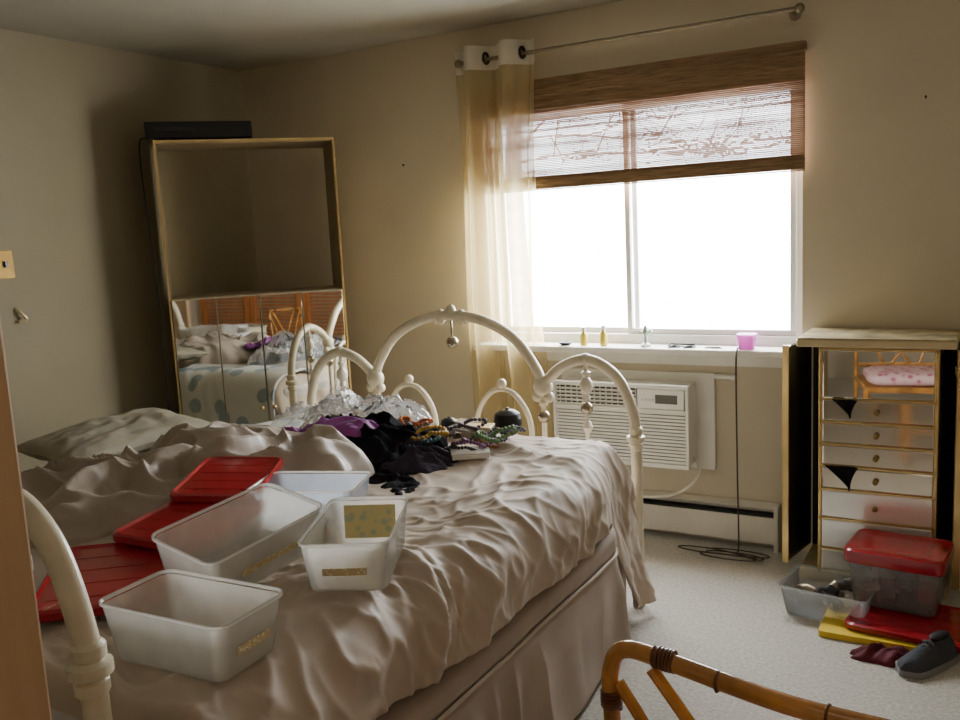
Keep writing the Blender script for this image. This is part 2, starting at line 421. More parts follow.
# duvet
def wr(s, y):
    e = sm((s+2.1)/.8)
    wp = .5*nz(s*1.7, y*1.7, 3.1)
    k = .35+1.1*nz(s*1.6, y*1.9, 12.4); k2 = .4+1.0*nz(s*2.1, y*2.3, 17.4)
    a = nz(s*1.0+3, y*3.2+s*1.8+wp*3.4, 1.3); b = nz(s*1.6+wp, y*7+s*4+wp*8, 7.7); c = nz(s*2.4, y*2.4, 2.2); d = nz(s*4+wp*3, y*17-s*10+wp*12, 5.5)
    g = nz(s*4+y*8, y*4-s*7+wp*7, 9.2); h = nz(s*9-y*7, y*12+s*6+wp*8, 21.2)
    far = 1-.5*sm((y-2.35)/.5)
    return ((.010+.021*e)*((1-abs(a))**3-.3)+max(0, k)*(.005+.014*e)*far*((1-abs(b))**4-.24)+.011*c+max(0, k2)*(.002+.006*e)*far*((1-abs(d))**4-.24)
            + (.002+.011*e)*far*((1-abs(g))**5-.2)+(.001+.003*e)*((1-abs(h))**5-.2))
TOP = .668
def prof(s):
    xe = -1.205; r = .13
    if s < xe:
        if s > -2.62: return s, TOP, 0, 1
        a = min((-2.62-s)/r, pi/2); x = -2.62-r*sin(a); z = TOP-r+r*cos(a)
        ex = max(0, (-2.62-s)-r*pi/2)
        return x-.02*ex, z-ex, -sin(a), cos(a)
    a = min((s-xe)/r, pi/2*.97); x = xe+r*sin(a); z = TOP-r+r*cos(a)
    ex = max(0, (s-xe)-r*pi/2*.97)
    return x+ex*.04, z-ex*.99, sin(a), cos(a)
def hem(y): return .085+.008*nz(y*1.8, 5)+.004*nz(y*7, 2)+.41*sm((y-2.66)/.26)-.03*sm((1.6-y)/.5)
def duvet(u, v):
    y = .87+(3.03-.87)*v
    smax = -1.205+.13*pi/2*.97+hem(y)
    smin = -2.62-.13*pi/2-.2
    s = smin+(smax-smin)*u
    x, z, nx, nzz = prof(s)
    dpp = wr(s, y)
    x += nx*dpp; z += nzz*dpp
    D = max(sm((y-2.95)/.08), sm((.93-y)/.06))
    if z > .4: z = z-D*(z-.4)*.75
    if y > 2.5: x -= .075*sm((y-2.5)/.4)*sm((s+1.35)/.3)
    lo_ = max(0, .42-z)
    if s > -1 and y > 2.6: x += sm((y-2.6)/.2)*(.11*lo_+.02*lo_*sin(y*40+z*6)/.3)
    return (x, y, z)
DV = MB().grid(duvet, 320, 400).build('duvet', M_duvet, origin=(-1.93, 1.95, .4), recalc=False, thick=.012, ang=180)
tag(DV, 'wrinkled beige satin duvet spread over the bed and hanging off its side', 'duvet')
def hz(x, y):
    X, z, a, b = prof(x); return z+wr(x, y)
def hmax(cx, cy, w, l, rz):
    b = 0
    for i in range(-3, 4):
        for j in range(-3, 4):
            p = Matrix.Rotation(rz, 2) @ V((i/6*w, j/6*l)); b = max(b, hz(min(cx+p.x, -1.205), cy+p.y))
    return b+.008
# pillows
def pillow(name, label, m_, c, rot, w, l, t, seed, wk=1):
    def half(sg):
        def fn(u, v):
            a, b = 2*u-1, 2*v-1
            p = ((1-a*a)*(1-b*b))
            x = a*w/2*(1-.07*(1-abs(b))**1.2); y = b*l/2*(1-.07*(1-abs(a))**1.2)
            q = max(0, p)
            n = nz(a*2+seed, b*3+a, seed)
            z = sg*t/2*q**.38+(.02*nz(a*2.5+seed, b*2.5, sg)+wk*.022*((1-abs(n))**4-.25)+.008*nz(a*6, b*6, seed))*q**.5
            return (x, y, z)
        return fn
    m = MB(); m.grid(half(1), 48, 48); m.grid(half(-1), 48, 48)
    o = m.build(name, m_, origin=(0, 0, 0), local=True, ang=180)
    o.location = c; o.rotation_euler = rot
    return tag(o, label, 'pillow')
pillow('pillow', 'plain cream pillow lying at the far left edge of the bed', M_pilc, (-2.69, 2.0, .80), (.03, .12, 0), .32, .60, .10, 1, .2)
# heaps
def heap(name, label, cat, m_, cx, cy, rx, ry, h, rz, seed, amp, base=None, nr=34, na=84, ang=180, fr=3.0, flat=.6, group=None, thick=0, fd=.6, hf=.4, pw=2.2):
    m = MB(); vs = []; fs = []
    Rz = Matrix.Rotation(rz, 2)
    cf_, sf_ = cos(fd), sin(fd)
    for i in range(nr+1):
        q = i/nr
        for j in range(na):
            a = 2*pi*j/na
            ro = 1+.25*nz(cos(a)*1.4+seed, sin(a)*1.4, seed)+.12*hf*2*nz(cos(a)*4, sin(a)*4, seed+3)
            p = Rz @ V((q*ro*rx*cos(a), q*ro*ry*sin(a)))
            x, y = cx+p.x, cy+p.y
            b = base(x, y) if base else 0
            pr = max(0, 1-q*q)
            X = x*cf_+y*sf_; Y = -x*sf_+y*cf_
            n1 = nz(x*fr*.9+seed, y*fr*.9, seed); n0 = nz(x*fr, y*fr, seed+5)
            n2 = nz(X*fr*.8+n0*.6, Y*fr*2+n0*1.2+seed, seed+8); n3 = nz(X*fr*1.8+n0, Y*fr*4+n0*2, seed+2)
            r2 = (1-abs(n2))**pw-.45; r3 = (1-abs(n3))**pw-.45
            z = b+h*pr**flat*(.85+.45*n1)+amp*pr**.5*(r2+hf*r3)
            if i == nr: z = b-.003
            else: z = max(z, b+.004)
            vs.append((x, y, z))
    for i in range(nr):
        for j in range(na):
            k = (j+1) % na
            fs.append((i*na+j, i*na+k, (i+1)*na+k, (i+1)*na+j))
    m.add(vs, fs)
    zc = base(cx, cy) if base else 0
    o = m.build(name, m_, origin=(cx, cy, zc), ang=ang, recalc=False, thick=thick)
    bm = bmesh.new(); bm.from_mesh(o.data); bmesh.ops.remove_doubles(bm, verts=bm.verts, dist=1e-5); bmesh.ops.recalc_face_normals(bm, faces=bm.faces); bm.to_mesh(o.data); bm.free()
    return tag(o, label, cat, group)
heap('sheet', 'crumpled grey-beige satin sheet between the cream pillow and the red lids', 'sheet', M_sheet, -2.32, 1.64, .54, .28, .11, .85, 5.3, .115, hz, 70, 200, fr=3.6, fd=.9, flat=.4, hf=.4, pw=2.6)
heap('blanket', 'beige satin blanket bunched into a heap in the middle of the bed', 'blanket', M_sheet, -2.12, 2.06, .38, .27, .17, .5, 2.0, .11, hz, 70, 200, fr=3.9, fd=1.0, hf=.4, flat=.45, pw=2.5)
heap('clothes_pile', 'heap of black clothing in front of the clear plastic bag on the bed', 'clothes', M_black, -1.94, 2.50, .32, .20, .09, .35, 4.2, .085, hz, 60, 150, fr=6, hf=.8, flat=.4)
heap('scarf', 'black scarf trailing off the clothes toward the clear bins', 'scarf', M_black, -1.70, 2.28, .23, .075, .014, -.7, 8.3, .03, hz, 44, 120, fr=7.5, hf=.8)
heap('sweater', 'dark grey knit garment beside the heap of black clothing', 'clothes', M_navy, -1.76, 2.44, .20, .13, .045, .2, 11.3, .05, hz, 44, 120, fr=7.5, hf=.8)
heap('shirt', 'crumpled purple garment on top of the black clothing', 'clothes', M_purple, -2.02, 2.38, .19, .065, .03, .5, 6.4, .04, lambda x, y: hz(x, y)+.105, 44, 120, fr=7, hf=.8, flat=.4)
heap('plastic_bag', 'clear crinkled plastic bag behind the black clothing on the bed', 'bag', M_bag, -2.14, 2.66, .33, .18, .15, .3, 9.1, .07, hz, 40, 90, fr=8, ang=8, hf=.8, flat=.4)
# dotted quilt hanging over the far side, mostly seen in the mirror
def quilt(u, v):
    y = 2.14+.84*v+.03*nz(u*3, v*3, 2); s = -2.40-(.22+.13*pi/2+.24)*u
    x, z, nx, nzz = prof(s); d_ = wr(s, y)+.03+.012*nz(u*4, v*4)
    return (x+nx*d_, y, z+nzz*d_-(.03*sm((.12-u)/.12)))
o = MB().grid(quilt, 60, 60).build('quilt', M_dots, origin=(-2.6, 2.6, .4), recalc=False, thick=.015, ang=180)
tag(o, 'white quilt with grey-blue dots over the far side of the bed', 'quilt')
# storage bins
def storage_bin(label, cx, cy, z, w, l, h, rz, m_=M_bin, rimm=M_binrim, rx=0, ry=0, lab='front', group='clear bins on the bed', paper=False):
    t = thing('storage_bin', label, 'storage bin', (cx, cy, z), (rx, ry, rz), group)
    k = .86; r = .025; th = .0025
    rings = [rr(w*k, l*k, r, 0), rr(w*(k+.02), l*(k+.02), r, .01), rr(w*.98, l*.98, r, h*.93), rr(w*.98-2*th, l*.98-2*th, r-.002, h*.93), rr(w*(k+.02)-2*th, l*(k+.02)-2*th, r-.002, .012), rr(w*k-2*th, l*k-2*th, r-.002, .004)]
    MB().loft(rings).build('body', m_, t, local=True, ang=50)
    rings = [rr(w*.98, l*.98, r, h*.95), rr(w*1.02, l*1.02, r+.004, h*.955), rr(w*1.02, l*1.02, r+.004, h), rr(w*.99, l*.99, r-.002, h), rr(w*.975, l*.975, r-.003, h*.95)]
    MB().loft(rings, wrap=True).build('rim', rimm, t, local=True, ang=50)
    if lab:
        if lab == 'front': MB().box((0, -l*.465-.001, h*.42), (w*.5, .0015, .016), R=Matrix.Rotation(-.07, 3, 'X')).build('sticker', M_label, t, local=True, smooth=False)
        elif lab == 'right': MB().box((w*.465+.001, 0, h*.42), (.0015, l*.48, .016), R=Matrix.Rotation(.1, 3, 'Y')).build('sticker', M_label, t, local=True, smooth=False)
    if paper: MB().box((0, l*.425, h*.52), (w*.66, .002, h*.72), R=Matrix.Rotation(-.08, 3, 'X')).build('paper_insert', M_yellow, t, local=True, smooth=False)
    return t
storage_bin('low wide clear bin nearest the headboard, with a sticker on its short end', -1.28, 1.07, hmax(-1.28, 1.07, .28, .17, .05), .312, .178, .112, .05, lab='right')
storage_bin('clear bin with yellow paper against its inner end, nearest the drop of the duvet', -1.25, 1.535, hmax(-1.25, 1.535, .17, .3, .46), .195, .335, .115, .46, lab='front', paper=True)
storage_bin('tilted clear bin between the red lids and the bin with yellow paper', -1.49, 1.40, hmax(-1.49, 1.40, .18, .32, 0)+.018, .20, .35, .115, -.04, rx=.08, ry=.18, lab='right')
storage_bin('empty bluish clear bin standing behind the others, next to the black scarf', -1.62, 1.80, hmax(-1.62, 1.80, .28, .2, .35)-.003, .30, .2, .10, .35, m_=M_binb, lab=None)
def bin_lid(label, c, rot, w, l, group='red lids on the bed', name='bin_lid'):
    m = MB(); r = .03
    m.loft([rr(w*.98, l*.98, r, 0), rr(w, l, r, .004), rr(w, l, r, .02), rr(w*.95, l*.95, r, .024), rr(w*.9, l*.9, r, .018), rr(w*.55, l*.55, r, .018)])
    for q in (-.3, -.1, .1, .3): m.box((0, l*q, .018), (w*.78, .014, .002))
    o = m.build(name, M_red, local=True, ang=30); o.location = c; o.rotation_euler = rot
    return tag(o, label, 'lid', group)
bin_lid('red plastic lid farthest back, leaning beside the beige blanket', (-1.88, 1.75, .78), (.06, .05, .5), .24, .34)
bin_lid('red plastic lid in the middle, touching the tilted clear bin', (-1.77, 1.51, .745), (.05, .06, .15), .25, .33)
bin_lid('red plastic lid nearest the headboard', (-1.73, 1.22, hz(-1.73, 1.22)+.035), (0.05, .02, .75), .27, .37)
# jewellery
BC = [(170, 40, 40), (216, 206, 186), (60, 110, 120), (190, 150, 60), (40, 34, 34), (120, 70, 120), (90, 130, 80), (200, 110, 50), (170, 160, 150), (90, 60, 44), (190, 190, 196), (60, 40, 70), (150, 96, 60), (80, 90, 110)]
BN = ['red', 'ivory', 'teal', 'amber', 'black', 'violet', 'green', 'orange', 'silver-grey', 'brown', 'pearl-white', 'plum', 'copper', 'slate-blue']
for i in range(14):
    cx, cy = -1.86+.06*(i % 7)+random.uniform(-.02, .02), 2.50+.12*(i//7)+.02*(i % 7)+random.uniform(-.03, .03)
    R_ = random.uniform(.035, .055); pts = []
    for k in range(40):
        a = 2*pi*k/40; r = R_+.016*sin(3*a+i)+.008*sin(5*a+2*i)
        x, y = cx+r*1.25*cos(a), cy+r*sin(a)
        pts.append(V((x, y, hz(x, y)+.035+.022*(i % 4)+.014*sin(2*a+i))))
    m = MB(); br = random.uniform(.0055, .0085)
    for p in pts[::1]: m.ball(p, br, 7, 5)
    m.tube(pts, .0015, 4, closed=True)
    o = m.build('bead_necklace', mat('beads_'+BN[i], BC[i], .3, coat=.2), origin=(cx, cy, hz(cx, cy)))
    tag(o, 'loop of small %s beads in the jewelry pile on the bed' % BN[i], 'necklace', 'bead strands on the bed')
def small_box(label, cx, cy, d, rz, m_, dz=0):
    z = hmax(cx, cy, d[0], d[1], rz)+dz
    t = thing('trinket_box', label, 'box', (cx, cy, z), (0, 0, rz), 'small boxes by the footboard')
    MB().box((0, 0, d[2]*.35), (d[0], d[1], d[2]*.7)).build('base', m_, t, local=True, smooth=False, bevel=.003)
    MB().box((0, 0, d[2]*.86), (d[0]*1.04, d[1]*1.04, d[2]*.26)).build('lid', m_, t, local=True, smooth=False, bevel=.003)
small_box('pale metallic trinket box beside the black pot', -1.62, 2.72, (.11, .08, .06), .3, M_champ)
small_box('tan cardboard trinket box behind the beads', -1.76, 2.86, (.1, .07, .04), -.2, M_tan)
small_box('flat white card box in front of the beads', -1.56, 2.56, (.13, .08, .022), .6, M_cap)
for lb, x, y, r in (('larger round black pot nearest the footboard center', -1.57, 2.86, .056), ('smaller round black pot beside the tan trinket box', -1.82, 2.84, .038)):
    t = thing('pot', lb, 'pot', (x, y, hmax(x, y, .08, .08, 0)), (0, 0, 0), 'black pots on the bed')
    MB().lathe([(r*.5, 0), (r*.85, r*.3), (r, r*.8), (r*.92, r*1.15)], (0, 0, 0), 20).build('body', M_elec, t, local=True)
    MB().lathe([(r*.95, r*1.15), (r*.85, r*1.45), (r*.5, r*1.68), (r*.14, r*1.74), (r*.12, r*1.84), (.001, r*1.87)], (0, 0, 0), 20).build('lid', M_elec, t, local=True)

# ------------------------------------------------------------ corner display cabinet
A = math.atan2(.735, .677); bw, bd, bh = .86, .34, 1.965
cab = thing('display_cabinet', 'tall brass-edged corner cabinet with open top and mirrored lower doors', 'cabinet', (-3.2, 3.285, 0), (0, 0, A))
MB().bb(-bw/2, -bw/2+.008, .012, bd, 0, bh-.014).build('side_panel', M_tan, cab, local=True, smooth=False)
MB().bb(bw/2-.008, bw/2, .012, bd, 0, bh-.014).build('side_panel', M_tan, cab, local=True, smooth=False)
MB().bb(-bw/2, bw/2, .012, bd, bh-.014, bh).build('top', M_tan, cab, local=True, smooth=False)
MB().bb(-bw/2+.008, bw/2-.008, .012, bd, 1.185, 1.205).build('shelf', M_tan, cab, local=True, smooth=False)
MB().bb(-bw/2+.008, bw/2-.008, .012, bd, .02, .05).build('plinth', M_tan, cab, local=True, smooth=False)
MB().bb(-bw/2+.008, bw/2-.008, bd-.012, bd, .05, 1.185).build('back_panel', M_tan, cab, local=True, smooth=False)
m = MB(); tw = .006
m.bb(-bw/2-.002, -bw/2+tw, -.006, .012, 0, bh+.002); m.bb(bw/2-tw, bw/2+.002, -.006, .012, 0, bh+.002); m.bb(-bw/2+tw, bw/2-tw, -.006, .012, bh-.009, bh+.002)
m.build('edge_trim', M_gold, cab, local=True, smooth=False)
for a, b in ((-bw/2+.010, -.001), (.001, bw/2-.010)):
    dd = MB().bb(a, b, .002, .012, .06, 1.2).build('mirror_door', M_champ, cab, local=True, smooth=False)
    n_ = 2
    for q in range(n_):
        xa = a+(b-a)*q/n_+.0006; xb = a+(b-a)*(q+1)/n_-.0006
        MB().bb(xa, xb, -.005, .001, .062, 1.198).build('mirror_strip', M_mirror, dd, local=True, smooth=False, bevel=.0045)
    xk = a+.03 if a > -.1 else b-.03
    MB().ball((xk, -.014, .62), .011).build('knob', M_gold, dd, local=True)
def on_cab(x, y, z): return RM[cab.name] @ V((x, y, z))
p = on_cab(-.215, .155, bh+.004)
t = thing('disc_player', 'flat black media player lying on top of the corner cabinet', 'media player', p, (0, 0, A))
MB().bb(-.25, .25, -.14, .12, .008, .088).build('case', M_elec, t, local=True, smooth=False, bevel=.004)
MB().bb(-.2, -.02, -.1425, -.1395, .046, .062).build('disc_tray', M_tray, t, local=True, smooth=False)
for x in (-.2, .2):
    for y in (-.1, .09): MB().lathe([(.015, 0), (.015, .009)], (x, y, 0), 10).build('foot', M_cable, t, local=True)
pp = [on_cab(-.47, .2, 2.0), on_cab(-.50, .12, 1.96), on_cab(-.495, .02, 1.7), on_cab(-.475, .0, 1.2), on_cab(-.485, .01, .7), on_cab(-.48, .06, .1), on_cab(-.5, .1, .012)]
tag(MB().tube(catmull(pp, 8), .0035, 6).build('hanging_cable', M_cable, origin=tuple(pp[-1])), 'black cable hanging down beside the corner cabinet', 'cable')

# ------------------------------------------------------------ window dressing
rod = thing('curtain_rod', 'thin metal curtain rod above the window', 'curtain rod', (-1.4, YB, 2.26))
MB().tube([(-2.25, 3.78, 2.262), (-.70, 3.78, 2.262)], .009, 12).build('pole', M_nickel, rod)
for x in (-2.255, -.685):
    MB().ball((x, 3.78, 2.262), .02).build('finial', M_nickel, rod)
for x in (-2.2, -.72):
    MB().tube([(x, YB-.001, 2.262), (x, 3.78, 2.262)], .007, 8).lathe([(.024, 0), (.024, .008)], (x, YB-.001, 2.262), 14, R=Matrix.Rotation(pi/2, 3, 'X')).build('bracket', M_nickel, rod)
cur = thing('curtain', 'sheer cream grommet curtain drawn to the left of the window', 'curtain', (-2.06, 3.78, .02))
def cfn(z0, z1):
    def f(u, v):
        z = z0+(z1-z0)*v; k = max(0, (2.33-z)/2.3)
        xa = -2.285; xb = -1.835+.05*sm((k-.55)/.4)-.04*sm(k*4)
        ph = u*2.35*2*pi+.9
        y = 3.766+(.045+.01*k)*sin(ph)+.022*sm(k*4)*sin(u*9.5*2*pi+2*nz(u*3, k*2))+.008*nz(u*8, z*1.5)
        x = xa+(xb-xa)*u+.02*sin(ph*2+k*2)*sm(k*2)+.012*nz(u*6, z*2, 4)
        return (x, min(y, 3.835), z)
    return f
MB().grid(cfn(.03, 2.215), 210, 50).build('panel', M_sheer, cur, recalc=False, ang=180)
MB().grid(cfn(2.215, 2.325), 190, 6).build('header', M_head, cur, recalc=False, ang=180)
for x in (-2.098, -1.905):
    MB().torus((x, 3.772, 2.265), .024, .007, 'X', 20, 6).build('grommet', M_grom, cur)
blind = thing('bamboo_blind', 'brown bamboo roman blind pulled half up over the window', 'blind', (-1.47, YB-.03, 2.15))
bx0, bx1 = -2.24, -.675
def sticks(m, z0, z1, step, y, hgt, dep, jz=.25, jy=.0):
    z = z0
    while z < z1:
        a = random.uniform(-.002, .002)
        m.box(((bx0+bx1)/2, y+random.uniform(-jy, jy), z), (bx1-bx0+random.uniform(-.012, .006), dep, hgt*random.uniform(.7, 1.15)), R=Matrix.Rotation(a*.8, 3, 'Y'))
        z += step*random.uniform(1-jz, 1+jz)
m = MB(); sticks(m, 2.0, 2.12, .0062, YB-.055, .0062, .003); m.build('valance', M_bamboo, blind, smooth=False)
m = MB(); z = 1.695; row = 0
while z < 2.12:
    x = bx0; rv = random.uniform(-.05, .04)-(.05 if row % 3 == 0 else 0)
    while x < bx1-.004:
        L_ = min(.05, bx1-x)
        cov = .93+rv+.03*nz(x*5.5, z*14, 3.3)
        m.box((x+L_/2, YB-.035, z), (L_*1.01, .002, .0078*min(.975, max(.6, cov))))
        x += L_
    z += .0078; row += 1
m.build('slat_panel', M_bambool, blind, smooth=False)
for yy, za, zb in ((YB-.035, 1.64, 1.70), (YB-.047, 1.65, 1.695), (YB-.059, 1.645, 1.69)):
    m = MB(); sticks(m, za, zb, .0062, yy, .0062, .003); m.build('folded_layer', M_bamboo, blind, smooth=False)
MB().bb(bx0, bx1, YB-.045, YB-.002, 2.115, 2.15).build('headrail', M_bamboo, blind, smooth=False)
for x in (-2.0, -1.47, -.93): MB().tube([(x, YB-.031, 2.12), (x, YB-.031, 1.65)], .0015, 5).build('lift_cord', M_tan, blind)
# ------------------------------------------------------------ air conditioner, heater
ac = thing('air_conditioner', 'cream through-wall air conditioner under the window sill', 'air conditioner', (-1.46, YB, .36))
ax0, ax1, az0, az1, ay = -1.79, -1.135, .365, .745, 3.715
MB().bb(ax0+.01, ax1-.01, ay+.03, YB-.004, az0+.005, az1-.005).build('case', M_ac, ac, smooth=False, bevel=.006)
m = MB(); m.bb(ax0-.02, ax1+.075, YB-.02, YB-.0005, az0-.03, az1+.035); m.build('wall_sleeve', M_trim, ac, smooth=False, bevel=.004)
m = MB()
m.bb(ax0, ax1, ay, ay+.03, az1-.02, az1); m.bb(ax0, ax1, ay, ay+.03, az0, az0+.02); m.bb(ax0, ax0+.015, ay, ay+.03, az0+.02, az1-.02); m.bb(ax1-.015, ax1, ay, ay+.03, az0+.02, az1-.02)
m.bb(ax0+.015, ax1-.015, ay, ay+.03, az1-.125, az1-.112)
m.build('front_frame', M_ac, ac, smooth=False, bevel=.004)
MB().bb(ax0+.015, ax1-.015, ay+.024, ay+.03, az0+.02, az1-.02).build('inner_backing', M_acdk, ac, smooth=False)
m = MB()
for k in range(15): m.box(((ax0+ax1)/2, ay+.012, az0+.028+k*.0158), (ax1-ax0-.03, .018, .0105), R=Matrix.Rotation(-.35, 3, 'X'))
m.build('intake_grille', M_ac, ac, smooth=False)
m = MB()
for k in range(5): m.box((ax0+.215, ay+.012, az1-.036-k*.018), (.39, .02, .005), R=Matrix.Rotation(-.5, 3, 'X'))
for k in range(14): m.bb(ax0+.03+k*.029, ax0+.033+k*.029, ay+.014, ay+.022, az1-.11, az1-.022)
m.build('air_outlet', M_ac, ac, smooth=False)
cp = MB().bb(ax1-.235, ax1-.02, ay+.002, ay+.02, az1-.11, az1-.022).build('control_panel', M_ac, ac, smooth=False, bevel=.003)
m = MB(); m.bb(ax1-.15, ax1-.05, ay-.0005, ay+.002, az1-.085, az1-.045); m.build('display', M_acdk, cp, smooth=False)
for k in range(4): MB().lathe([(.007, 0), (.006, .004)], (ax1-.21+k*.016, ay+.0025, az1-.07), 10, R=Matrix.Rotation(pi/2, 3, 'X')).build('button', M_heater, cp)
pts = catmull([(-1.14, 3.83, .40), (-1.11, 3.79, .34), (-1.16, 3.76, .27), (-1.28, 3.74, .222), (-1.5, 3.76, .21), (-1.7, 3.79, .22)], 7)
MB().tube(pts, .007, 7).build('power_cord', M_wcable, ac)
tag(MB().tube([(-1.06, 3.875, .765), (-.985, 3.872, .765)], .012, 10).ball((-.98, 3.872, .765), .016).build('hose_stub', M_trim, origin=(-1.02, 3.875, .765)), 'short pale tube sticking out beside the air conditioner', 'tube')
ht = thing('baseboard_heater', 'long cream baseboard heater along the wall under the window', 'heater', (-1.9, YB, 0))
hx0, hx1 = -3.0, -.78
MB().bb(hx0, hx1, YB-.012, YB-.001, .02, .205).build('back_plate', M_heater, ht, smooth=False)
m = MB(); m.add([(hx0, YB-.012, .205), (hx1, YB-.012, .205), (hx1, YB-.055, .195), (hx0, YB-.055, .195), (hx0, YB-.012, .198), (hx1, YB-.012, .198), (hx1, YB-.052, .188), (hx0, YB-.052, .188)], [(0, 1, 2, 3), (4, 7, 6, 5), (0, 3, 7, 4), (1, 5, 6, 2), (2, 6, 7, 3), (0, 4, 5, 1)])
m.build('hood', M_heater, ht, smooth=False)
MB().bb(hx0, hx1, YB-.07, YB-.062, .035, .155).build('front_cover', M_heater, ht, smooth=False, bevel=.003)
MB().bb(hx0, hx1-.02, YB-.06, YB-.014, .05, .165).build('fin_core', M_dark, ht, smooth=False)
MB().bb(hx1-.015, hx1+.005, YB-.072, YB-.001, 0, .207).build('end_cap', M_heater, ht, smooth=False, bevel=.003)
MB().bb(hx0, hx0+.015, YB-.072, YB-.001, 0, .207).build('end_cap', M_heater, ht, smooth=False, bevel=.003)

# ------------------------------------------------------------ sill items
ZS = WZ0+.001
for lb, x, hh in (('small yellow bottle with white cap, nearest the curtain on the sill', -1.665, .085), ('small yellow bottle with white cap, second from the curtain on the sill', -1.565, .095)):
    t = thing('bottle', lb, 'bottle', (x, 3.82, ZS), (0, 0, 0), 'yellow bottles on the sill')
    MB().lathe([(.013, 0), (.018, .004), (.018, hh*.6), (.008, hh*.75), (.008, hh*.8)], (0, 0, 0), 14).build('body', M_bot, t, local=True)
    MB().lathe([(.010, hh*.78), (.010, hh), (.004, hh*1.02)], (0, 0, 0), 12).build('cap', M_cap, t, local=True)
t = thing('figurine', 'little pale green glazed figurine on the window sill', 'figurine', (-1.36, 3.82, ZS))
MB().lathe([(.022, 0), (.024, .01), (.01, .02), (.008, .05), (.016, .065), (.012, .085), (.003, .1)], (0, 0, 0), 14).build('body', M_grn, t, local=True)
MB().tube([(-.03, 0, .07), (0, 0, .06), (.03, 0, .075)], .006, 8).build('arm', M_grn, t, local=True)
t = thing('eyeglasses', 'dark folded eyeglasses lying on the window sill', 'glasses', (-1.19, 3.81, ZS+.004))
for s in (-1, 1):
    MB().torus((s*.034, 0, .0), .024, .004, 'Z', 18, 6).build('lens_rim', M_elec, t, local=True)
    MB().tube([(s*.06, 0, .004), (s*.055, .03, .008), (-s*.05, .034+.006*s, .006)], .0035, 6).build('temple', M_elec, t, local=True)
MB().tube([(-.011, 0, .003), (.011, 0, .003)], .003, 6).build('bridge', M_elec, t, local=True)
t = thing('dish', 'tiny dark dish at the curtain end of the sill', 'dish', (-1.76, 3.815, ZS))
MB().lathe([(.02, 0), (.035, .012), (.036, .015), (.02, .004), (.001, .003)], (0, 0, 0), 18).build('bowl', M_elec, t, local=True)
t = thing('keys', 'small dark key bunch beside the eyeglasses on the sill', 'keys', (-1.07, 3.81, ZS))
MB().torus((0, 0, .003), .014, .002, 'Z', 16, 5).build('key_ring', M_nickel, t, local=True)
MB().bb(.01, .06, -.008, .0, .001, .004).build('key', M_elec, t, local=True, smooth=False)
MB().bb(.008, .05, .006, .013, .002, .006).build('key', M_elec, t, local=True, smooth=False)
t = thing('tub', 'bright pink translucent plastic tub at the right end of the sill', 'tub', (-.905, 3.815, ZS))
MB().loft([rr(.06, .05, .01, 0), rr(.075, .06, .01, .06), rr(.071, .056, .009, .06), rr(.057, .047, .009, .004)]).build('body', M_pinkp, t, local=True)
MB().loft([rr(.08, .065, .012, .058), rr(.08, .065, .012, .066), rr(.04, .03, .008, .068)]).build('lid', M_pinkp, t, local=True)
pts = [(-.93, 3.80, .905), (-.935, 3.765, .9), (-.937, 3.755, .8), (-.935, 3.755, .4), (-.93, 3.75, .06), (-.93, 3.72, .012)]
pts = catmull(pts, 6)
for k in range(34):
    a = k*.45; r = .09+.04*sin(k*.7); pts.append(V((-.98+r*1.6*cos(a), 3.68+.4*r*sin(a), .008+.0006*k)))
tag(MB().tube(catmull(pts, 2), .0035, 6).build('charging_cord', mat('brown_cord', (70, 56, 46), .5), origin=(-.93, 3.72, .0)), 'thin dark cord hanging from the sill and coiled on the carpet', 'cord')

# ------------------------------------------------------------ mirrored jewellery chest
ch = thing('jewelry_chest', 'tall mirrored jewelry chest with brass trim and opened side wing', 'chest', (-.36, 3.7, 0))
cx0, cx1, cy0, cy1 = -.57, -.155, 3.56, YB-.012
MB().bb(cx0, cx1, cy0+.014, cy1, .05, .955).build('carcass', M_champ, ch, smooth=False)
MB().bb(-.65, -.10, cy0-.03, cy1, .955, .985).build('top', M_champ, ch, smooth=False, bevel=.006)
MB().bb(-.645, -.105, cy0-.028, cy1-.005, .985, .99).build('top_glass', M_worn, ch, smooth=False)
MB().bb(-.64, cx0, cy1-.02, cy1, .05, .955).build('side_compartment', M_chestside, ch, smooth=False)
MB().bb(cx1, -.11, cy1-.02, cy1, .05, .955).build('side_compartment', M_chestside, ch, smooth=False)
MB().bb(-.64, -.11, cy0+.01, cy1, 0.0, .05).build('plinth', M_champ, ch, smooth=False, bevel=.004)
def wing(x0, y0, x1, y1):
    d = V((x1-x0, y1-y0)); a = math.atan2(d.y, d.x); L_ = d.length; c = ((x0+x1)/2, (y0+y1)/2, .5)
    wg = MB().box(c, (L_, .022, .89), rz=a).build('side_door', M_antique, ch, smooth=False, bevel=.003)
    MB().box((x1, y1, .5), (.008, .0245, .9), rz=a).build('door_edge', M_gold, wg, smooth=False)
    n = V((-d.y, d.x)).normalized()*-.02
    for k in range(4):
        q = (k+.7)/5
        MB().tube([(x0+d.x*q, y0+d.y*q, .85), (x0+d.x*q+n.x, y0+d.y*q+n.y, .85)], .004, 6).build('necklace_hook', M_gold, wg)
wing(-.655, 3.85, -.702, 3.60)
wing(-.095, 3.85, -.085, 3.56)
zz = [.945, .752, .66, .572, .484, .39, .272, .148, .058]
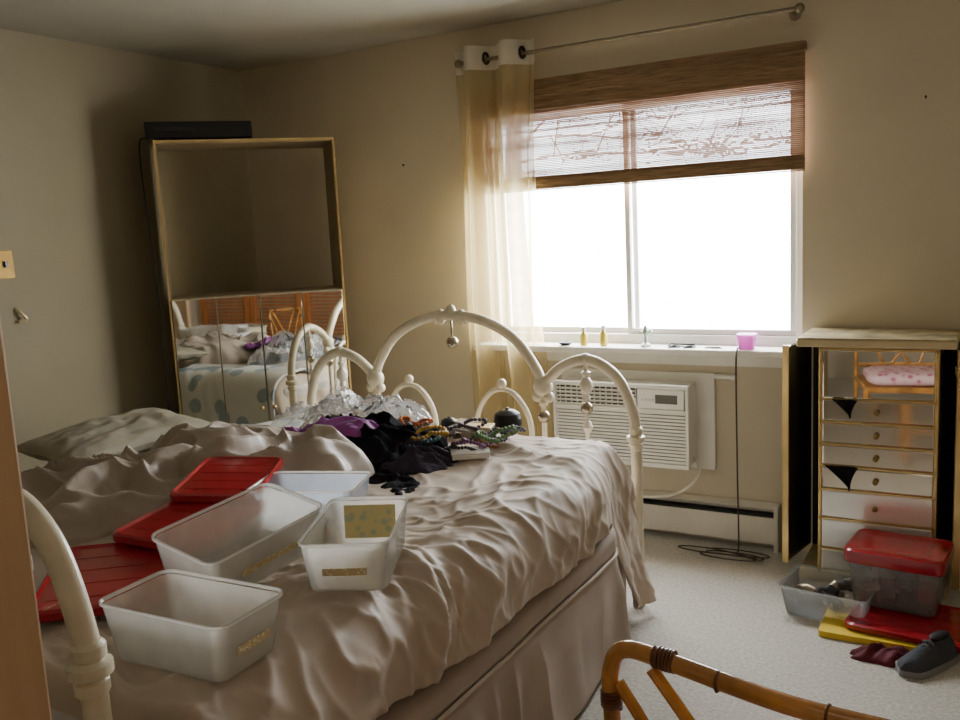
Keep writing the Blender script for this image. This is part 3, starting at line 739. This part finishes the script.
for k in range(8):
    za, zb = zz[k+1]+.004, zz[k]-.003
    if k == 0:
        xc = (cx0+cx1)/2
        dr = MB().box((xc, cy0+.006, (za+zb)/2), (cx1-cx0-.028, .016, zb-za), rz=.055).build('mirror_panel', M_mirror, ch, smooth=False, bevel=.004)
    else:
        dr = MB().bb(cx0+.012, cx1-.012, cy0-.004, cy0+.014, za, zb).build('drawer', M_silver if k >= 5 else M_silver2, ch, smooth=False, bevel=.006)
    m = MB(); m.bb(cx0, cx1, cy0-.006, cy0+.013, zb, zb+.0065); m.build('trim_strip', M_gold, dr, smooth=False)
    if k: MB().ball(((cx0+cx1)/2, cy0-.02, (za+zb)/2), .011).tube([((cx0+cx1)/2, cy0-.004, (za+zb)/2), ((cx0+cx1)/2, cy0-.018, (za+zb)/2)], .005).build('knob', M_brassdk, dr)
for a, b in ((cx0, cx0+.012), (cx1-.012, cx1)):
    MB().bb(a, b, cy0-.006, cy0+.014, .05, .955).build('corner_trim', M_gold, ch, smooth=False, bevel=.002)
def tri(label, x, z, w, h, sk):
    def f(u, v): return (x+w*(u-.5)*(1-v)**1.2+sk*v, cy0-.012-.006*sin(u*7)-.004*v, z-h*v*(1-.15*sin(u*9)))
    tag(MB().grid(f, 14, 10).build('garment', M_black, origin=(x, cy0-.012, z), recalc=False, thick=.003, ang=180), label, 'clothes', 'garments caught in chest drawers')
tri('black fabric corner hanging from the upper drawers of the mirrored chest', -.475, .752, .09, .065, .02)
tri('black fabric corner hanging from the middle drawers of the mirrored chest', -.485, .488, .12, .085, .03)

# ------------------------------------------------------------ floor clutter
t = storage_bin('open grey-clear bin of odds and ends on the carpet before the chest', -.485, 3.30, .002, .31, .24, .11, -.12, M_bing, M_bing, lab=None, group='bins on the floor')
for k in range(11):
    x, y = -.485+random.uniform(-.09, .09), 3.30+random.uniform(-.06, .06)
    m_ = [M_clut, M_navy, M_clut, M_nickel, M_elec][k % 5]
    a = random.uniform(0, 3); L_ = random.uniform(.03, .055)
    o = MB().tube([(x-L_*cos(a), y-L_*sin(a)*.6, .03+.008*k), (x, y, .035+.008*k), (x+L_*cos(a), y+L_*sin(a)*.6, .03+.008*k)], [.012, .02, .009], 10).build('trinket', m_, origin=(x, y, .02+.008*k))
    tag(o, 'small household trinket inside the open floor bin', 'trinket', 'odds and ends in the floor bin')
tag(MB().loft([rr(.34, .24, .01, .001, cx=-.32, cy=3.19), rr(.34, .24, .01, .022, cx=-.32, cy=3.19)]).build('folder', M_ylw, origin=(-.32, 3.19, 0)), 'yellow plastic folder flat on the carpet under the red lid', 'folder')
bin_lid('loose red lid on the yellow folder under the stacked bin', (-.19, 3.25, .026), (0, 0, -.1), .42, .32, group='red lids on the floor')
bx_, by_ = -.262, 3.37
t = storage_bin('clear bin with red lid stacked on a loose red lid by the chest', bx_, by_, .055, .31, .24, .17, -.1, M_bing, M_bing, lab=None, group='bins on the floor')
b = MB(); b.loft([rr(.325, .255, .03, .16), rr(.33, .26, .03, .165), rr(.33, .26, .03, .205), rr(.315, .245, .03, .21), rr(.29, .22, .03, .202), rr(.1, .1, .02, .202)]).build('lid', M_red, t, local=True, ang=30)
for k in range(4):
    x, y = bx_+(-.09+.06*k), by_+(.03 if k % 2 else -.03)
    o = MB().loft([rr(.07, .10, .01, .062, cx=x, cy=y), rr(.07, .10, .015, .11+.03*(k % 3), cx=x, cy=y)]).build('cloth_bundle', [M_maroon, M_clut, M_navy, M_red][k], origin=(x, y, .06))
    tag(o, ['maroon', 'grey', 'dark blue-grey', 'red'][k]+' folded bundle inside the red-lidded floor bin', 'cloth', 'bundles in the lidded bin')
heap('cloth', 'maroon cloth crumpled on the carpet beside the shoe', 'cloth', M_maroon, -.27, 3.0, .11, .06, .03, .2, 3.3, .025, None, 20, 60, fr=11, hf=.7)
def shoe(label, cx, cy, rz):
    t = thing('shoe', label, 'shoe', (cx, cy, 0), (0, 0, rz), None)
    L_ = .24
    def hw(s): return .03+.014*sin(pi*min(1, s*1.02))**.7+.006*sm((s-.5)/.3)-.03*sm((s-.86)/.14)
    rings = []; N_ = 24
    S = [0.0, .03, .08, .15, .25, .35, .45, .55, .65, .75, .84, .91, .96, .99]
    hs = [.05, .068, .082, .086, .08, .072, .07, .066, .056, .046, .04, .034, .026, .016]
    for s, hgt in zip(S, hs):
        w = hw(s)*(.6 if s == 0 else 1)
        rings.append([V((s*L_, w*cos(a)*(1-.25*max(0, sin(a))), .022+max(0, sin(a))*hgt*.85)) for a in [2*pi*j/N_ for j in range(N_)]])
    MB().loft(rings).build('upper', M_shoe, t, local=True)
    out = [V((s*L_, hw(s)*1.1, 0)) for s in [i/20 for i in range(21)]]+[V((s*L_, -hw(s)*1.1, 0)) for s in [1-i/20 for i in range(21)]]
    MB().loft([[p+V((0, 0, .001)) for p in out], [p+V((0, 0, .022)) for p in out]]).build('sole', M_sole, t, local=True)
    MB().ball((.055, 0, .09), .04, 14, 8, (1.1, .55, .25)).build('opening', M_dark, t, local=True)
    m = MB()
    for k in range(4):
        x = .11+.019*k; z = .084-.010*k
        m.tube([(x, -.02, z-.006), (x+.006, 0, z+.003), (x, .02, z-.006)], .0032, 6)
    m.build('laces', M_clut, t, local=True)
shoe('dark grey canvas sneaker on the carpet in front of the floor bins', -.085, 3.09, radians(-122))

# ------------------------------------------------------------ rattan chair
chair = thing('rattan_chair', 'orange rattan chair with lattice back in the foreground', 'chair', (-.21, 1.35, 0))
xl, xr, yb, yf, zs_ = -.468, .05, 1.125, 1.60, .43
top = catmull([(xl, yb+.05, .0), (xl, yb+.035, .42), (xl, yb+.005, .74), (xl+.004, yb, .82), (xl+.03, yb-.004, .855), (xl+.1, yb-.01, .856), ((xl+xr)/2, yb-.02, .845), (xr-.1, yb-.01, .841), (xr-.03, yb-.004, .835), (xr-.004, yb, .80), (xr, yb+.005, .74), (xr, yb+.035, .42), (xr, yb+.05, 0)], 8)
MB().tube(top, .0128, 12).build('back_frame', M_rattan, chair)
def bp(x, z): return (xl+(xr-xl)*x, yb-.02*sin(pi*x)+(.8-z)*.07, z)
m_list = [[(.03, .80), (.16, .70), (.3, .52)], [(.14, .84), (.3, .74), (.6, .52)], [(.97, .80), (.84, .70), (.7, .52)], [(.86, .835), (.7, .74), (.4, .52)]]
for q in m_list: MB().tube(catmull([bp(*p) for p in q], 6), .009, 8).build('lattice_rod', M_rattan, chair)
MB().tube([bp(.02, .51), bp(.5, .51), bp(.98, .51)], .013, 8).build('lower_back_rail', M_rattan, chair)
for x in (xl+.02, xr-.02): MB().tube([(x, yf, 0), (x, yf, zs_)], .018, 10).build('front_leg', M_rattan, chair)
m = MB().tube([(xl, yb+.04, zs_), (xl+.02, yf, zs_), (xr-.02, yf, zs_), (xr, yb+.04, zs_)], .018, 10, closed=True); m.build('seat_frame', M_rattan, chair)
MB().bb(xl+.015, xr-.015, yb+.05, yf-.01, zs_-.008, zs_+.012).build('seat', M_cane, chair, smooth=False)
for x0, x1, y0_, y1_ in ((xl, xl+.02, yb+.045, yf), (xr, xr-.02, yb+.045, yf), (xl+.02, xr-.02, yf, yf)):
    MB().tube([(x0, y0_, .2), (x1, y1_, .2)], .011, 8).build('stretcher', M_rattan, chair)
def coil(c, axis, n):
    pts = []
    for i in range(n*12+1):
        a = 2*pi*i/12; q = .0055*i/12
        pts.append(V(c)+(V((q, cos(a)*.0138, sin(a)*.0138)) if axis == 'X' else V((cos(a)*.0138, sin(a)*.0138, q))))
    MB().tube(pts, .003, 5).build('binding', M_bind, chair)
coil((xl+.075, yb-.008, .857), 'X', 6); coil((xr-.105, yb-.009, .841), 'X', 6); coil((xl+.001, yb+.003, .755), 'Z', 5); coil((xr-.001, yb+.003, .755), 'Z', 5)
for px_, pz_ in ((.33, .85), (.6, .8435)):
    x = xl+(xr-xl)*px_
    MB().torus((x, yb-.0175, pz_), .0128, .0022, 'X', 14, 5).build('cane_node', M_bind, chair)
chair.rotation_euler = (0, 0, radians(-5.3)); chair.location = (-.19, 1.325, -.002)
o = MB()
o.loft([rr(.40, .36, .06, .0), rr(.45, .40, .07, .02), rr(.45, .40, .07, .045), rr(.38, .34, .06, .066), rr(.2, .18, .05, .07)])
o = o.build('cushion', M_pink, local=True, ang=60); o.location = (-.188, 1.363, zs_+.02); o.rotation_euler = (0, 0, radians(-5.3)); tag(o, 'pink floral cushion on the seat of the rattan chair', 'cushion')

# ------------------------------------------------------------ wall bits
t = thing('switch_plate', 'brass light switch plate on the left wall', 'light switch', (XL, 2.335, 1.417))
MB().bb(XL+.0005, XL+.006, 2.295, 2.375, 1.355, 1.48).build('plate', M_plate, t, smooth=False, bevel=.002)
MB().bb(XL+.006, XL+.018, 2.329, 2.341, 1.405, 1.432).build('toggle', M_elec, t, smooth=False)
tag(MB().tube(catmull([(XL+.002, 2.36, 1.22), (XL+.02, 2.37, 1.2), (XL+.025, 2.39, 1.17), (XL+.012, 2.36, 1.16)], 5), .008, 8).build('wall_hook', M_champ, origin=(XL, 2.36, 1.2)), 'small pale hook on the left wall below the switch', 'hook')
tag(MB().tube([(-2.68, YB-.0005, 1.82), (-2.68, YB-.015, 1.825)], .004, 6).build('nail', M_cable, origin=(-2.68, YB, 1.82)), 'nail in the wall between the corner cabinet and curtain', 'nail', 'wall nails')
tag(MB().tube([(-.24, YB-.0005, 1.88), (-.24, YB-.015, 1.885)], .004, 6).build('nail', M_cable, origin=(-.24, YB, 1.88)), 'nail high in the wall right of the window', 'nail', 'wall nails')

# ------------------------------------------------------------ light
wd = bpy.data.worlds.new('daylight'); SC.world = wd; wd.use_nodes = True
bg = wd.node_tree.nodes['Background']; bg.inputs[0].default_value = (.925, .965, 1, 1); bg.inputs[1].default_value = 36
l = bpy.data.lights.new('window_portal', 'AREA'); l.shape = 'RECTANGLE'; l.size = WX1-WX0; l.size_y = WZ1-WZ0
try: l.cycles.is_portal = True
except Exception as e: print(e)
lo = bpy.data.objects.new('window_portal', l); COL.objects.link(lo); lo.location = ((WX0+WX1)/2, YB+.135, (WZ0+WZ1)/2); lo.rotation_euler = (-pi/2, 0, 0)
l = bpy.data.lights.new('added_fill_light', 'AREA'); l.shape = 'DISK'; l.size = 1.2; l.energy = 2.5; l.color = (1, .93, .84)  # unseen overhead fill, added to lift the interior a little
lo = bpy.data.objects.new('added_fill_light', l); COL.objects.link(lo); lo.location = (.1, .1, 2.38)
